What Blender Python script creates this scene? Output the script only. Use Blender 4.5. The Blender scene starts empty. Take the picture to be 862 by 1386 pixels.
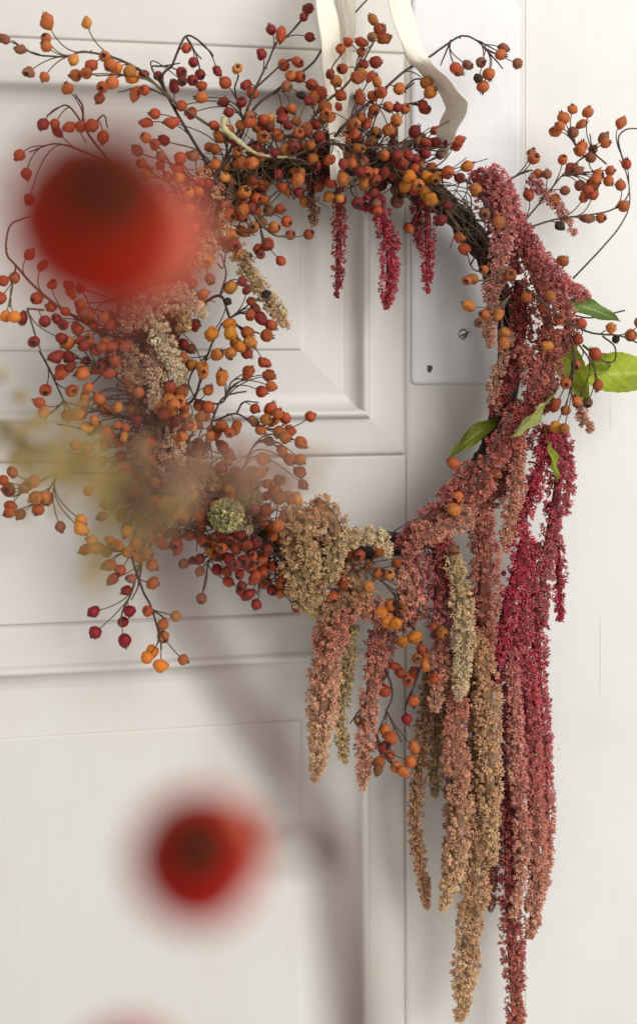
import bpy, math, random
import numpy as np
from mathutils import Vector, Matrix

random.seed(11)
rng = np.random.default_rng(11)
sc = bpy.context.scene
COL = sc.collection

# ------------------------------------------------------------------ camera
F = 1800.0                 # focal length in photograph pixels
HOR = 440.0                # eye height row in the photograph
DIST = 0.92                # metres from lens to door along the axis
YAW = math.atan(0.205)     # the door recedes to the right
CAMP = np.array([-DIST * math.sin(YAW), -DIST * math.cos(YAW), 0.0])
RIGHT = np.array([math.cos(YAW), -math.sin(YAW), 0.0])
FWD = np.array([math.sin(YAW), math.cos(YAW), 0.0])
UP = np.array([0.0, 0.0, 1.0])
cd = bpy.data.cameras.new('camera')
cam = bpy.data.objects.new('camera', cd)
COL.objects.link(cam)
cam.location = CAMP
cam.rotation_euler = (math.radians(90), 0, -YAW)
cd.sensor_fit = 'VERTICAL'
cd.sensor_height = 24.0
cd.lens = 24.0 * F / 1386.0
cd.shift_y = -(693.0 - HOR) / 1386.0
cd.clip_start = 0.01
cd.clip_end = 60
cd.dof.use_dof = True
cd.dof.focus_distance = 0.885
cd.dof.aperture_fstop = cd.lens / 10.0
sc.camera = cam

# ------------------------------------------------------------------ light
w = bpy.data.worlds.new('World')
sc.world = w
w.use_nodes = True
bg = w.node_tree.nodes['Background']
bg.inputs[0].default_value = (1.0, 0.96, 0.915, 1)
bg.inputs[1].default_value = 0.53


def area_light(name, loc, target, sx, sy, power, color):
    l = bpy.data.lights.new(name, 'AREA')
    l.shape = 'RECTANGLE'
    l.size = sx
    l.size_y = sy
    l.energy = power
    l.color = color
    o = bpy.data.objects.new(name, l)
    COL.objects.link(o)
    o.location = loc
    o.rotation_euler = (Vector(target) - Vector(loc)).to_track_quat('-Z', 'Y').to_euler()
    return o


area_light('window_light', (1.3, -2.15, 1.0), (0.0, 0.0, -0.15), 1.9, 2.1, 63.0, (1.0, 0.99, 0.975))

sc.view_settings.view_transform = 'Standard'
sc.view_settings.look = 'None'
sc.view_settings.exposure = 0.1
sc.view_settings.gamma = 1.0
sc.render.engine = 'CYCLES'
sc.cycles.use_denoising = True
sc.cycles.max_bounces = 6


# ------------------------------------------------------------------ helpers
def P(u, v, h):
    """photo pixel -> world point h millimetres in front of the door face"""
    d = (u - 431.0) / F * RIGHT + FWD + (HOR - v) / F * UP
    t = (-h * 0.001 - CAMP[1]) / d[1]
    return CAMP + t * d


def Q(u, v, dist):
    """photo pixel -> world point at this depth from the lens (metres)"""
    return CAMP + dist * ((u - 431.0) / F * RIGHT + FWD + (HOR - v) / F * UP)


def lin(r, g, b):
    f = lambda c: ((c / 255 + 0.055) / 1.055) ** 2.4 if c > 10 else c / 255 / 12.92
    return np.array([f(r), f(g), f(b)])


class MB:
    def __init__(self):
        self.v, self.t, self.q, self.tm, self.qm, self.c = [], [], [], [], [], []
        self.n = 0

    def add(self, v, tris=None, quads=None, mat=0, col=None):
        v = np.asarray(v, float).reshape(-1, 3)
        if tris is not None and len(tris):
            tris = np.asarray(tris, int) + self.n
            self.t.append(tris)
            self.tm.append(np.broadcast_to(np.asarray(mat), (len(tris),)).copy())
        if quads is not None and len(quads):
            quads = np.asarray(quads, int) + self.n
            self.q.append(quads)
            self.qm.append(np.broadcast_to(np.asarray(mat), (len(quads),)).copy())
        self.v.append(v)
        if col is not None:
            col = np.asarray(col, float)
            if col.ndim == 1:
                col = np.tile(col, (len(v), 1))
            self.c.append(col)
        self.n += len(v)

    def mesh(self, name, mats, smooth=False):
        me = bpy.data.meshes.new(name)
        v = np.concatenate(self.v)
        t = np.concatenate(self.t) if self.t else np.zeros((0, 3), int)
        q = np.concatenate(self.q) if self.q else np.zeros((0, 4), int)
        mi = np.concatenate(self.tm + self.qm) if (self.tm or self.qm) else np.zeros(0, int)
        me.vertices.add(len(v))
        me.vertices.foreach_set('co', v.ravel())
        loops = np.concatenate([t.ravel(), q.ravel()])
        me.loops.add(len(loops))
        me.loops.foreach_set('vertex_index', loops)
        npoly = len(t) + len(q)
        me.polygons.add(npoly)
        st = np.concatenate([np.arange(len(t)) * 3, len(t) * 3 + np.arange(len(q)) * 4])
        me.polygons.foreach_set('loop_start', st)
        me.update(calc_edges=True)
        me.polygons.foreach_set('material_index', mi)
        me.polygons.foreach_set('use_smooth', np.full(npoly, bool(smooth)))
        if self.c:
            c = np.concatenate(self.c)
            if c.shape[1] == 3:
                c = np.concatenate([c, np.ones((len(c), 1))], 1)
            a = me.color_attributes.new('Col', 'FLOAT_COLOR', 'POINT')
            a.data.foreach_set('color', c.ravel())
        for m in mats:
            me.materials.append(m)
        me.validate()
        me.update()
        return me


def obj(name, me, parent=None):
    o = bpy.data.objects.new(name, me)
    COL.objects.link(o)
    if parent is not None:
        o.parent = parent
        o.matrix_parent_inverse = parent_inv(parent)
    return o


def parent_inv(p):
    m = Matrix.Translation(p.location)
    if p.parent is not None:
        m = Matrix.Translation(p.parent.location) @ m if False else m
    return m.inverted()


def thing(name, label, cat, loc=(0, 0, 0)):
    o = bpy.data.objects.new(name, None)
    COL.objects.link(o)
    o.empty_display_size = 0.02
    o.location = loc
    o['label'] = label
    o['category'] = cat
    return o


def spline(pts, n):
    """Catmull-Rom through pts (k,3), n samples"""
    p = np.asarray(pts, float)
    if len(p) == 2:
        s = np.linspace(0, 1, n)[:, None]
        return p[0] * (1 - s) + p[1] * s
    e = np.concatenate([[2 * p[0] - p[1]], p, [2 * p[-1] - p[-2]]])
    k = len(p) - 1
    s = np.linspace(0, k, n)
    i = np.minimum(s.astype(int), k - 1)
    f = (s - i)[:, None]
    a, b, c, d = e[i], e[i + 1], e[i + 2], e[i + 3]
    return 0.5 * (2 * b + (c - a) * f + (2 * a - 5 * b + 4 * c - d) * f ** 2 + (3 * b - a - 3 * c + d) * f ** 3)


def frames(pts):
    t = np.gradient(pts, axis=0)
    t /= np.linalg.norm(t, axis=1)[:, None] + 1e-12
    ref = np.array([0.0, 1.0, 0.0])
    e1 = np.cross(t, ref)
    bad = np.linalg.norm(e1, axis=1) < 0.15
    e1[bad] = np.cross(t[bad], np.array([1.0, 0, 0.3]))
    e1 /= np.linalg.norm(e1, axis=1)[:, None]
    e2 = np.cross(t, e1)
    return t, e1, e2


def tube(mb, pts, r, sides=6, mat=0, col=None, cap=True):
    pts = np.asarray(pts, float)
    n = len(pts)
    r = np.broadcast_to(np.asarray(r, float), (n,))
    t, e1, e2 = frames(pts)
    a = np.linspace(0, 2 * np.pi, sides, endpoint=False)
    v = pts[:, None, :] + r[:, None, None] * (np.cos(a)[None, :, None] * e1[:, None, :] + np.sin(a)[None, :, None] * e2[:, None, :])
    v = v.reshape(-1, 3)
    i = np.arange(n - 1)[:, None] * sides
    j = np.arange(sides)[None, :]
    j2 = (j + 1) % sides
    q = np.stack([i + j, i + j2, i + sides + j2, i + sides + j], -1).reshape(-1, 4)
    tr = []
    if cap:
        v = np.concatenate([v, pts[:1], pts[-1:]])
        k = n * sides
        for x in range(sides):
            tr.append((k, (x + 1) % sides, x))
            tr.append((k + 1, (n - 1) * sides + x, (n - 1) * sides + (x + 1) % sides))
    if col is not None and np.ndim(col) == 2:
        c = np.repeat(col, sides, 0)
        if cap:
            c = np.concatenate([c, col[:1], col[-1:]])
        col = c
    mb.add(v, tr, q, mat, col)


def boxmesh(mb, x0, x1, y0, y1, z0, z1, bev=0.0, mat=0):
    """box; with bev its front (y0) edges are rounded off"""
    if bev <= 0:
        v = [(x, y, z) for y in (y0, y1) for z in (z0, z1) for x in (x0, x1)]
        q = [(0, 1, 3, 2), (5, 4, 6, 7), (4, 5, 1, 0), (2, 3, 7, 6), (4, 0, 2, 6), (1, 5, 7, 3)]
        mb.add(v, None, q, mat)
        return
    rings = []
    for k in range(5):
        a = k / 4 * math.pi / 2
        d = bev * (1 - math.sin(a))
        y = y0 + bev * (1 - math.cos(a))
        d = bev * (1 - math.sin(a))
        rings.append([(x0 + d, y, z0 + d), (x1 - d, y, z0 + d), (x1 - d, y, z1 - d), (x0 + d, y, z1 - d)])
    rings.append([(x0, y1, z0), (x1, y1, z0), (x1, y1, z1), (x0, y1, z1)])
    v = [p for r in rings for p in r]
    q = [(0, 1, 2, 3)]
    for k in range(len(rings) - 1):
        for i in range(4):
            j = (i + 1) % 4
            q.append((k * 4 + j, k * 4 + i, (k + 1) * 4 + i, (k + 1) * 4 + j))
    mb.add(v, None, q, mat)


# ------------------------------------------------------------------ materials
def newmat(name):
    m = bpy.data.materials.new(name)
    m.use_nodes = True
    nt = m.node_tree
    b = nt.nodes['Principled BSDF']
    return m, nt, b


def nd(nt, typ, **kw):
    n = nt.nodes.new(typ)
    for k, v in kw.items():
        setattr(n, k, v)
    return n


def noise(nt, vec, scale, detail=4, rough=0.55):
    n = nd(nt, 'ShaderNodeTexNoise')
    n.inputs['Scale'].default_value = scale
    n.inputs['Detail'].default_value = detail
    n.inputs['Roughness'].default_value = rough
    if vec is not None:
        nt.links.new(vec, n.inputs['Vector'])
    return n


def ramp(nt, fac, stops):
    r = nd(nt, 'ShaderNodeValToRGB')
    el = r.color_ramp.elements
    while len(el) < len(stops):
        el.new(0.5)
    for e, (p, c) in zip(el, stops):
        e.position = p
        e.color = (*c, 1)
    nt.links.new(fac, r.inputs['Fac'])
    return r


def paint_mat(name, base, stretch, bump=0.35, rough=0.42, warm=0.5):
    m, nt, b = newmat(name)
    tc = nd(nt, 'ShaderNodeTexCoord')
    mp = nd(nt, 'ShaderNodeMapping')
    mp.inputs['Scale'].default_value = stretch
    nt.links.new(tc.outputs['Object'], mp.inputs['Vector'])
    n1 = noise(nt, mp.outputs[0], 1.0, 5, 0.65)
    n1.inputs['Distortion'].default_value = 0.6
    n2 = noise(nt, tc.outputs['Object'], 9.0, 5, 0.6)
    n3 = noise(nt, tc.outputs['Object'], 130.0, 5, 0.6)
    base = np.array(base)
    r = ramp(nt, n2.outputs['Fac'], [(0.3, tuple(base * np.array([0.955, 0.94, 0.915]))), (0.62, tuple(base))])
    r2 = ramp(nt, n1.outputs['Fac'], [(0.22, (0.965, 0.96, 0.95)), (0.5, (1, 1, 1))])
    mx = nd(nt, 'ShaderNodeMix', data_type='RGBA', blend_type='MULTIPLY')
    mx.inputs['Factor'].default_value = warm
    nt.links.new(r.outputs[0], mx.inputs[6])
    nt.links.new(r2.outputs[0], mx.inputs[7])
    nt.links.new(mx.outputs[2], b.inputs['Base Color'])
    b.inputs['Roughness'].default_value = rough
    b.inputs['Specular IOR Level'].default_value = 0.4
    ad = nd(nt, 'ShaderNodeMath', operation='MULTIPLY_ADD')
    nt.links.new(n3.outputs['Fac'], ad.inputs[0])
    ad.inputs[1].default_value = 0.55
    nt.links.new(n1.outputs['Fac'], ad.inputs[2])
    bp = nd(nt, 'ShaderNodeBump')
    bp.inputs['Strength'].default_value = bump
    bp.inputs['Distance'].default_value = 0.0012
    nt.links.new(ad.outputs[0], bp.inputs['Height'])
    nt.links.new(bp.outputs[0], b.inputs['Normal'])
    return m


DOORC = (0.70, 0.675, 0.635)
M_STILE = paint_mat('door_paint_upright', DOORC, (120, 80, 5), 0.2, 0.45)
M_RAIL = paint_mat('door_paint_level', DOORC, (5, 80, 120), 0.18, 0.45)
M_PANEL = paint_mat('door_paint_panel', (0.71, 0.69, 0.65), (110, 80, 9), 0.26, 0.42)
M_MOULD = paint_mat('door_paint_moulding', DOORC, (60, 60, 60), 0.12, 0.4)
M_WALL = paint_mat('wall_paint', (0.755, 0.75, 0.725), (60, 60, 11), 0.24, 0.55, 0.25)
M_PLATE = paint_mat('painted_metal_plate', (0.76, 0.765, 0.78), (150, 80, 4), 0.14, 0.45, 0.9)

m, nt, b = newmat('screw_steel')
b.inputs['Base Color'].default_value = (0.55, 0.55, 0.55, 1)
b.inputs['Metallic'].default_value = 0.9
b.inputs['Roughness'].default_value = 0.3
M_STEEL = m
m, nt, b = newmat('dark_chip')
b.inputs['Base Color'].default_value = (0.035, 0.03, 0.028, 1)
M_CHIP = m


def hip_mat(name, rgb, wrinkle=0.5, rough=0.55, vary=0.05, spec=0.28):
    m, nt, b = newmat(name)
    tc = nd(nt, 'ShaderNodeTexCoord')
    oi = nd(nt, 'ShaderNodeObjectInfo')
    add = nd(nt, 'ShaderNodeVectorMath', operation='ADD')
    sc_ = nd(nt, 'ShaderNodeVectorMath', operation='SCALE')
    sc_.inputs[0].default_value = (31, 17, 53)
    nt.links.new(oi.outputs['Random'], sc_.inputs['Scale'])
    nt.links.new(tc.outputs['Object'], add.inputs[0])
    nt.links.new(sc_.outputs[0], add.inputs[1])
    n1 = noise(nt, add.outputs[0], 1.6, 4, 0.6)
    n2 = noise(nt, add.outputs[0], 5.5, 3, 0.6)
    c = np.array(rgb)
    r = ramp(nt, n1.outputs['Fac'], [(0.28, tuple(c * np.array([0.42, 0.32, 0.4]))), (0.5, tuple(c)), (0.75, tuple(np.minimum(c * np.array([1.15, 1.28, 1.0]), 1)))])
    hs = nd(nt, 'ShaderNodeHueSaturation')
    mr = nd(nt, 'ShaderNodeMapRange')
    mr.inputs['To Min'].default_value = 0.5 - vary * 0.10
    mr.inputs['To Max'].default_value = 0.5 + vary * 0.28
    nt.links.new(oi.outputs['Random'], mr.inputs['Value'])
    nt.links.new(mr.outputs[0], hs.inputs['Hue'])
    ml = nd(nt, 'ShaderNodeMath', operation='MULTIPLY')
    fr = nd(nt, 'ShaderNodeMath', operation='FRACT')
    ml.inputs[1].default_value = 7.31
    nt.links.new(oi.outputs['Random'], ml.inputs[0])
    nt.links.new(ml.outputs[0], fr.inputs[0])
    mr2 = nd(nt, 'ShaderNodeMapRange')
    mr2.inputs['To Min'].default_value = 0.62
    mr2.inputs['To Max'].default_value = 1.1
    nt.links.new(fr.outputs[0], mr2.inputs['Value'])
    nt.links.new(mr2.outputs[0], hs.inputs['Value'])
    nt.links.new(r.outputs[0], hs.inputs['Color'])
    nt.links.new(hs.outputs[0], b.inputs['Base Color'])
    b.inputs['Roughness'].default_value = rough
    b.inputs['Specular IOR Level'].default_value = spec
    bp = nd(nt, 'ShaderNodeBump')
    bp.inputs['Strength'].default_value = wrinkle
    bp.inputs['Distance'].default_value = 0.0016
    nt.links.new(n2.outputs['Fac'], bp.inputs['Height'])
    nt.links.new(bp.outputs[0], b.inputs['Normal'])
    return m


HIP = {
    'o': hip_mat('hip_orange', lin(184, 102, 50)),
    'b': hip_mat('hip_bright_orange', lin(218, 128, 44), 0.9),
    'y': hip_mat('hip_amber', lin(206, 136, 62), 0.6),
    'r': hip_mat('hip_red_orange', lin(168, 76, 40)),
    'd': hip_mat('hip_dark_red', lin(130, 44, 34)),
    'c': hip_mat('hip_crimson', lin(132, 26, 32), 0.3),
    'n': hip_mat('hip_brown', lin(142, 90, 62), 0.8, 0.65),
    'k': hip_mat('hip_dried_black', lin(62, 46, 38), 0.9, 0.75),
}


def plain(name, rgb, rough=0.7, nscale=300.0, dark=0.6, bump=0.4, bdist=0.0006):
    m, nt, b = newmat(name)
    tc = nd(nt, 'ShaderNodeTexCoord')
    n1 = noise(nt, tc.outputs['Object'], nscale, 4)
    c = np.array(rgb)
    r = ramp(nt, n1.outputs['Fac'], [(0.3, tuple(c * dark)), (0.7, tuple(c))])
    nt.links.new(r.outputs[0], b.inputs['Base Color'])
    b.inputs['Roughness'].default_value = rough
    bp = nd(nt, 'ShaderNodeBump')
    bp.inputs['Strength'].default_value = bump
    bp.inputs['Distance'].default_value = bdist
    nt.links.new(n1.outputs['Fac'], bp.inputs['Height'])
    nt.links.new(bp.outputs[0], b.inputs['Normal'])
    return m


M_CALYX = plain('calyx_brown', lin(46, 28, 22), 0.85)
M_STEM = plain('twig_brown', lin(78, 52, 42), 0.7)
M_STEMG = plain('twig_olive', lin(106, 84, 58), 0.7)
M_VINE = plain('vine_bark', lin(50, 36, 31), 0.85, 220.0, 0.45, 0.9, 0.002)
M_PALE = plain('pale_tendril', lin(196, 186, 138), 0.6)
M_RIB = plain('cotton_ribbon', lin(240, 233, 216), 1.0, 1400.0, 0.92, 0.5, 0.0003)
M_RIB.node_tree.nodes['Principled BSDF'].inputs['Specular IOR Level'].default_value = 0.08


def vcol_mat(name, rough=0.7, trans=0.0):
    m, nt, b = newmat(name)
    a = nd(nt, 'ShaderNodeVertexColor', layer_name='Col')
    nt.links.new(a.outputs[0], b.inputs['Base Color'])
    b.inputs['Roughness'].default_value = rough
    b.inputs['Specular IOR Level'].default_value = 0.3
    if trans > 0:
        tr = nd(nt, 'ShaderNodeBsdfTranslucent')
        nt.links.new(a.outputs[0], tr.inputs['Color'])
        mx = nd(nt, 'ShaderNodeMixShader')
        mx.inputs[0].default_value = trans
        nt.links.new(b.outputs[0], mx.inputs[1])
        nt.links.new(tr.outputs[0], mx.inputs[2])
        nt.links.new(mx.outputs[0], nt.nodes['Material Output'].inputs['Surface'])
    return m


M_FLORET = vcol_mat('amaranth_florets', 0.75, 0.25)
M_LEAF = vcol_mat('leaf_green', 0.5, 0.42)

# ------------------------------------------------------------------ setting: wall and door
xE = P(713, 440, 0)[0]               # door edge beside the wall
x1 = P(549, 440, 0)[0]               # outer edge of panel mouldings
x0 = x1 - 0.50                       # the panels' far side, out of frame
xL = x0 - 0.085
zT = P(425, 66, 0)[2]                # upper panel, outer top / bottom
zB = P(520, 617, 0)[2]
zT2 = P(400, 829, 0)[2]              # lower panel, outer top
zB2 = zT2 - 0.62
zTop = zT + 0.14
zBot = zB2 - 0.2
DY = 0.0

door = thing('door', 'off-white painted panelled door behind the wreath', 'door', (float((xL + xE) / 2), 0.0, float(zBot)))


def part_box(name, x0, x1, z0, z1, mat, y0=0.0, y1=0.036, bev=0.0, parent=door):
    mb = MB()
    boxmesh(mb, x0, x1, y0, y1, z0, z1, bev)
    return obj(name, mb.mesh(name, [mat]), parent)


def stile(xa, xb):
    mb = MB()
    # rounded arrises on both long edges
    prof = [(xa, 0.036), (xa, 0.0025), (xa + 0.0007, 0.0009), (xa + 0.0025, 0.0), (xb - 0.0035, 0.0), (xb - 0.0012, 0.001), (xb, 0.0035), (xb, 0.036)]
    v = [(x, y, z) for z in (zBot, zTop) for x, y in prof]
    k = len(prof)
    q = [(i, i + 1, k + i + 1, k + i) for i in range(k - 1)]
    mb.add(v, None, q)
    return obj('stile', mb.mesh('stile', [M_STILE]), door)


stile(x1, xE)
stile(xL, x0)
part_box('rail', x0, x1, zT, zTop, M_RAIL, bev=0.0012)
part_box('rail', x0, x1, zT2, zB, M_RAIL, bev=0.0012)
part_box('rail', x0, x1, zBot, zB2, M_RAIL, bev=0.0012)

PROF = [(0.0, -2.6), (0.8, -2.6), (1.3, 0.2), (2.2, 0.9), (3.6, 1.1), (9, 1.2), (16, 1.5), (22, 1.9), (25.5, 2.3), (26.6, 2.4), (27.0, 4.2),
        (28.0, 6.2), (29.6, 7.0), (31.0, 6.7), (32.2, 5.6), (33.0, 3.8), (33.6, 1.6), (35.0, -0.6), (37.5, -2.4), (40.5, -3.3), (44.0, -3.6)]
PB = [(44.0, -3.6), (46.0, -3.5), (73.0, -1.5), (74.2, -1.4), (74.9, 0.3), (75.8, 0.8), (77.5, 0.9)]


def ring(mb, xa, xb, za, zb, d, h):
    d *= 0.001
    y = -h * 0.001
    return [(xa + d, y, za + d), (xb - d, y, za + d), (xb - d, y, zb - d), (xa + d, y, zb - d)]


def panel_set(xa, xb, za, zb):
    for side in range(4):
        mb = MB()
        v = []
        for d, h in PROF:
            r = ring(mb, xa, xb, za, zb, d, h)
            v += [r[side], r[(side + 1) % 4]]
        q = [(2 * i, 2 * i + 1, 2 * i + 3, 2 * i + 2) for i in range(len(PROF) - 1)]
        mb.add(v, None, q)
        me = mb.mesh('moulding', [M_MOULD], True)
        obj('moulding', me, door)
    mb = MB()
    v = []
    for d, h in PB:
        v += ring(mb, xa, xb, za, zb, d, h)
    q = []
    for k in range(len(PB) - 1):
        for i in range(4):
            j = (i + 1) % 4
            q.append((k * 4 + i, k * 4 + j, (k + 1) * 4 + j, (k + 1) * 4 + i))
    k = (len(PB) - 1) * 4
    q.append((k, k + 1, k + 2, k + 3))
    mb.add(v, None, q)
    obj('panel', mb.mesh('panel', [M_PANEL]), door)


panel_set(x0, x1, zB, zT)
panel_set(x0, x1, zB2, zT2)

# finger plate with rounded corners
pxa, pxb = P(555.5, 440, 0)[0], P(702, 300, 0)[0]
pza, pzb = P(556, 520, 0)[2], P(690, -3, 0)[2]
mb = MB()


def rrect(xa, xb, za, zb, r, inset, y):
    out = []
    for cx, cz, a0, rr in ((xb - r[1], za + r[1], -90, r[1]), (xb - r[2], zb - r[2], 0, r[2]), (xa + r[3], zb - r[3], 90, r[3]), (xa + r[0], za + r[0], 180, r[0])):
        for k in range(7):
            a = math.radians(a0 + k * 15)
            out.append((cx + (rr - inset) * math.cos(a), y, cz + (rr - inset) * math.sin(a)))
    return out


rr = (0.0035, 0.008, 0.010, 0.010)
rows = [(0.0, 0.0004), (0.0, -0.0014), (0.0006, -0.0024), (0.0016, -0.003), (0.0030, -0.0032)]
v = []
for ins, y in rows:
    v += rrect(pxa, pxb, pza, pzb, rr, ins, y)
k = 28
q = [(a * k + i, a * k + (i + 1) % k, (a + 1) * k + (i + 1) % k, (a + 1) * k + i) for a in range(len(rows) - 1) for i in range(k)]
c0 = (len(rows) - 1) * k
v.append(((pxa + pxb) / 2, -0.0032, (pza + pzb) / 2))
tr = [(c0 + i, c0 + (i + 1) % k, len(v) - 1) for i in range(k)]
mb.add(v, tr, q)
plate = obj('push_plate', mb.mesh('push_plate', [M_PLATE]), door)
plate['label'] = 'cool white painted metal finger plate'


def screw(u, v_, r, dark):
    c = P(u, v_, 3.2)
    mb = MB()
    prof = [(1.0, 0.3), (1.0, -0.25), (0.85, -0.55), (0.5, -0.75), (0.001, -0.8)]
    sides = 18
    vv = []
    for rad, y in prof:
        for i in range(sides):
            a = 2 * math.pi * i / sides
            x, z = rad * r * math.cos(a), rad * r * math.sin(a)
            yy = y * r * 0.8
            vv.append((c[0] + x, c[1] + yy, c[2] + z))
    q = [(a * sides + i, a * sides + (i + 1) % sides, (a + 1) * sides + (i + 1) % sides, (a + 1) * sides + i) for a in range(len(prof) - 1) for i in range(sides)]
    mb.add(vv, None, q, 0)
    # driver slot
    ang = math.radians(25)
    d = np.array([math.cos(ang), 0, math.sin(ang)])
    e = np.array([-math.sin(ang), 0, math.cos(ang)])
    s = [c + d * sx * r * 0.9 + e * sy * r * 0.14 + np.array([0, -0.82 * 0.8 * r - 0.00005, 0]) for sx, sy in ((-1, -1), (1, -1), (1, 1), (-1, 1))]
    mb.add(s, None, [(0, 1, 2, 3)], 1)
    obj('screw', mb.mesh('screw', [M_CHIP if dark else M_STEEL, M_CHIP], True), plate)


screw(627, 452, 0.0042, False)
# bare chip where an old pin hole shows through the paint
mb = MB()
c = P(581, 499, 3.2)
n = 11
ov = [(c[0] + 0.0024 * (0.7 + 0.5 * random.random()) * math.cos(2 * math.pi * i / n), c[1] - 0.00012, c[2] + 0.0026 * (0.7 + 0.5 * random.random()) * math.sin(2 * math.pi * i / n)) for i in range(n)]
mb.add(ov + [(c[0], c[1] - 0.00012, c[2])], [(i, (i + 1) % n, n) for i in range(n)])
obj('paint_chip', mb.mesh('paint_chip', [M_CHIP]), plate)

# wall around the door, 4 mm behind the door's face
mb = MB()
WY = 0.0042
boxmesh(mb, xE + 0.0006, xE + 1.3, WY, WY + 0.12, zBot - 0.0, zTop + 0.5)
boxmesh(mb, xL - 0.7, xL - 0.0006, WY, WY + 0.12, zBot, zTop + 0.5)
boxmesh(mb, xL - 0.0006, xE + 0.0006, WY, WY + 0.12, zTop + 0.001, zTop + 0.5)
wall = obj('wall', mb.mesh('wall', [M_WALL]))
wall['kind'] = 'structure'
# paint beads and a run in the old gloss paint
for (u, v_, ru, rv, rh) in ((757, 1013, 1.6, 1.8, 0.0008), (764, 1008, 0.9, 0.9, 0.0005), (812, 885, 1.1, 66, 0.0004), (733, 1196, 0.8, 1.2, 0.0004), (826, 560, 0.9, 30, 0.0003), (748, 700, 0.7, 24, 0.0003)):
    mb = MB()
    c = P(u, v_, -WY * 1000)
    vv, q = [], []
    for i in range(7):
        t_ = (i / 6) * math.pi
        for j in range(8):
            a = math.pi * j / 7
            vv.append((c[0] + ru * 0.0005 * math.cos(a) * math.sin(t_), c[1] - rh * math.sin(a) * math.sin(t_) + 0.00002, c[2] + rv * 0.0005 * math.cos(t_)))
    q = [(i * 8 + j, i * 8 + j + 1, (i + 1) * 8 + j + 1, (i + 1) * 8 + j) for i in range(6) for j in range(7)]
    mb.add(vv, None, q)
    obj('paint_bead', mb.mesh('paint_bead', [M_WALL], True), wall)

# ------------------------------------------------------------------ wreath
wc = P(450, 475, 0)
wreath = thing('wreath', 'rosehip and hanging amaranth wreath on the door', 'wreath', tuple(P(450, 740, 30)))


def ringpt(a, k=1.0, h=38, du=0, dv=0):
    k = k + 0.07 * math.exp(-((((a + 0.95 + math.pi) % (2 * math.pi)) - math.pi) / 0.42) ** 2)
    return P(448 + 240 * k * math.cos(a) + du, 478 - 262 * k * math.sin(a) + dv, h)


# twisted vine base
for j in range(9):
    mb = MB()
    ph = j * 0.7 + 0.3
    pts = []
    for i in range(141):
        a = 2 * math.pi * i / 140 * 1.03 + j * 0.9
        rr_ = 1 + 0.034 * math.sin((4 + j % 3) * a + ph) + 0.014 * math.sin(11 * a + j) + 0.004 * random.uniform(-1, 1)
        pts.append(ringpt(a, rr_, 30 + 10 * math.cos(5 * a + ph)))
    tube(mb, spline(pts, 420), (0.0022 + 0.002 * random.random()) * (1 + 0.22 * np.abs(np.sin(np.arange(420) * 0.31 + j)) ** 6 + rng.uniform(-0.12, 0.12, 420)), 7)
    obj('vine_cane', mb.mesh('vine_cane', [M_VINE], True), wreath)

# ---------------- rosehips
def hip_mesh(kind):
    mb = MB()
    lon, rings_ = 12, []
    ripple = {'round': 0.012, 'ribbed': 0.055, 'open': 0.02, 'point': 0.01}[kind]
    prof = []
    for k in range(1, 9):
        a = math.pi * k / 9
        r, z = math.sin(a), -math.cos(a)
        if kind == 'point':
            z = z * 1.05
            if z > 0.2:
                r *= 1 - 0.25 * (z - 0.2)
                z *= 1.12
        if kind == 'open' and z > 0.75:
            z = 0.80
        if kind == 'ribbed':
            z *= 0.93
        prof.append((r, z))
    v = []
    for r, z in prof:
        for i in range(lon):
            a = 2 * math.pi * i / lon
            m_ = 1 + ripple * math.cos(6 * a) * r + ripple * 0.6 * math.sin(3 * a + z * 3)
            v.append((r * m_ * math.cos(a), r * m_ * math.sin(a), z))
    v.append((0, 0, prof[0][1] - 0.05))
    v.append((0, 0, {'open': 0.66, 'point': 1.25}.get(kind, prof[-1][1] + 0.06)))
    k = len(prof)
    q = [(a * lon + i, a * lon + (i + 1) % lon, (a + 1) * lon + (i + 1) % lon, (a + 1) * lon + i) for a in range(k - 1) for i in range(lon)]
    tb = [(k * lon, (i + 1) % lon, i) for i in range(lon)]
    tt = [((k - 1) * lon + i, (k - 1) * lon + (i + 1) % lon, k * lon + 1) for i in range(lon)]
    mb.add(v, tb, q, 0)
    mb.t.append(np.array(tt)); mb.tm.append(np.full(len(tt), 1 if kind == 'open' else 0))
    # withered sepals
    ns = 5
    base_r, base_z, ln, sp = {'round': (0.33, 0.89, 0.60, 0.20), 'ribbed': (0.18, 0.86, 0.24, 0.2), 'open': (0.44, 0.76, 0.26, 0.35), 'point': (0.2, 1.08, 0.5, 0.1)}[kind]
    for s in range(ns):
        a = 2 * math.pi * s / ns + 0.3
        d = 0.5
        p0 = (base_r * math.cos(a - d), base_r * math.sin(a - d), base_z)
        p1 = (base_r * math.cos(a + d), base_r * math.sin(a + d), base_z)
        rt = base_r * 0.6 + sp * (0.4 + 0.6 * ((s * 37) % 5) / 5)
        p2 = (rt * math.cos(a), rt * math.sin(a), base_z + ln * (0.6 + 0.4 * ((s * 23) % 7) / 7))
        p3 = (base_r * 0.5 * math.cos(a), base_r * 0.5 * math.sin(a), base_z + 0.02)
        mb.add([p0, p1, p2, p3], [(0, 1, 2), (1, 3, 2), (3, 0, 2)], None, 1)
    return mb


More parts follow.
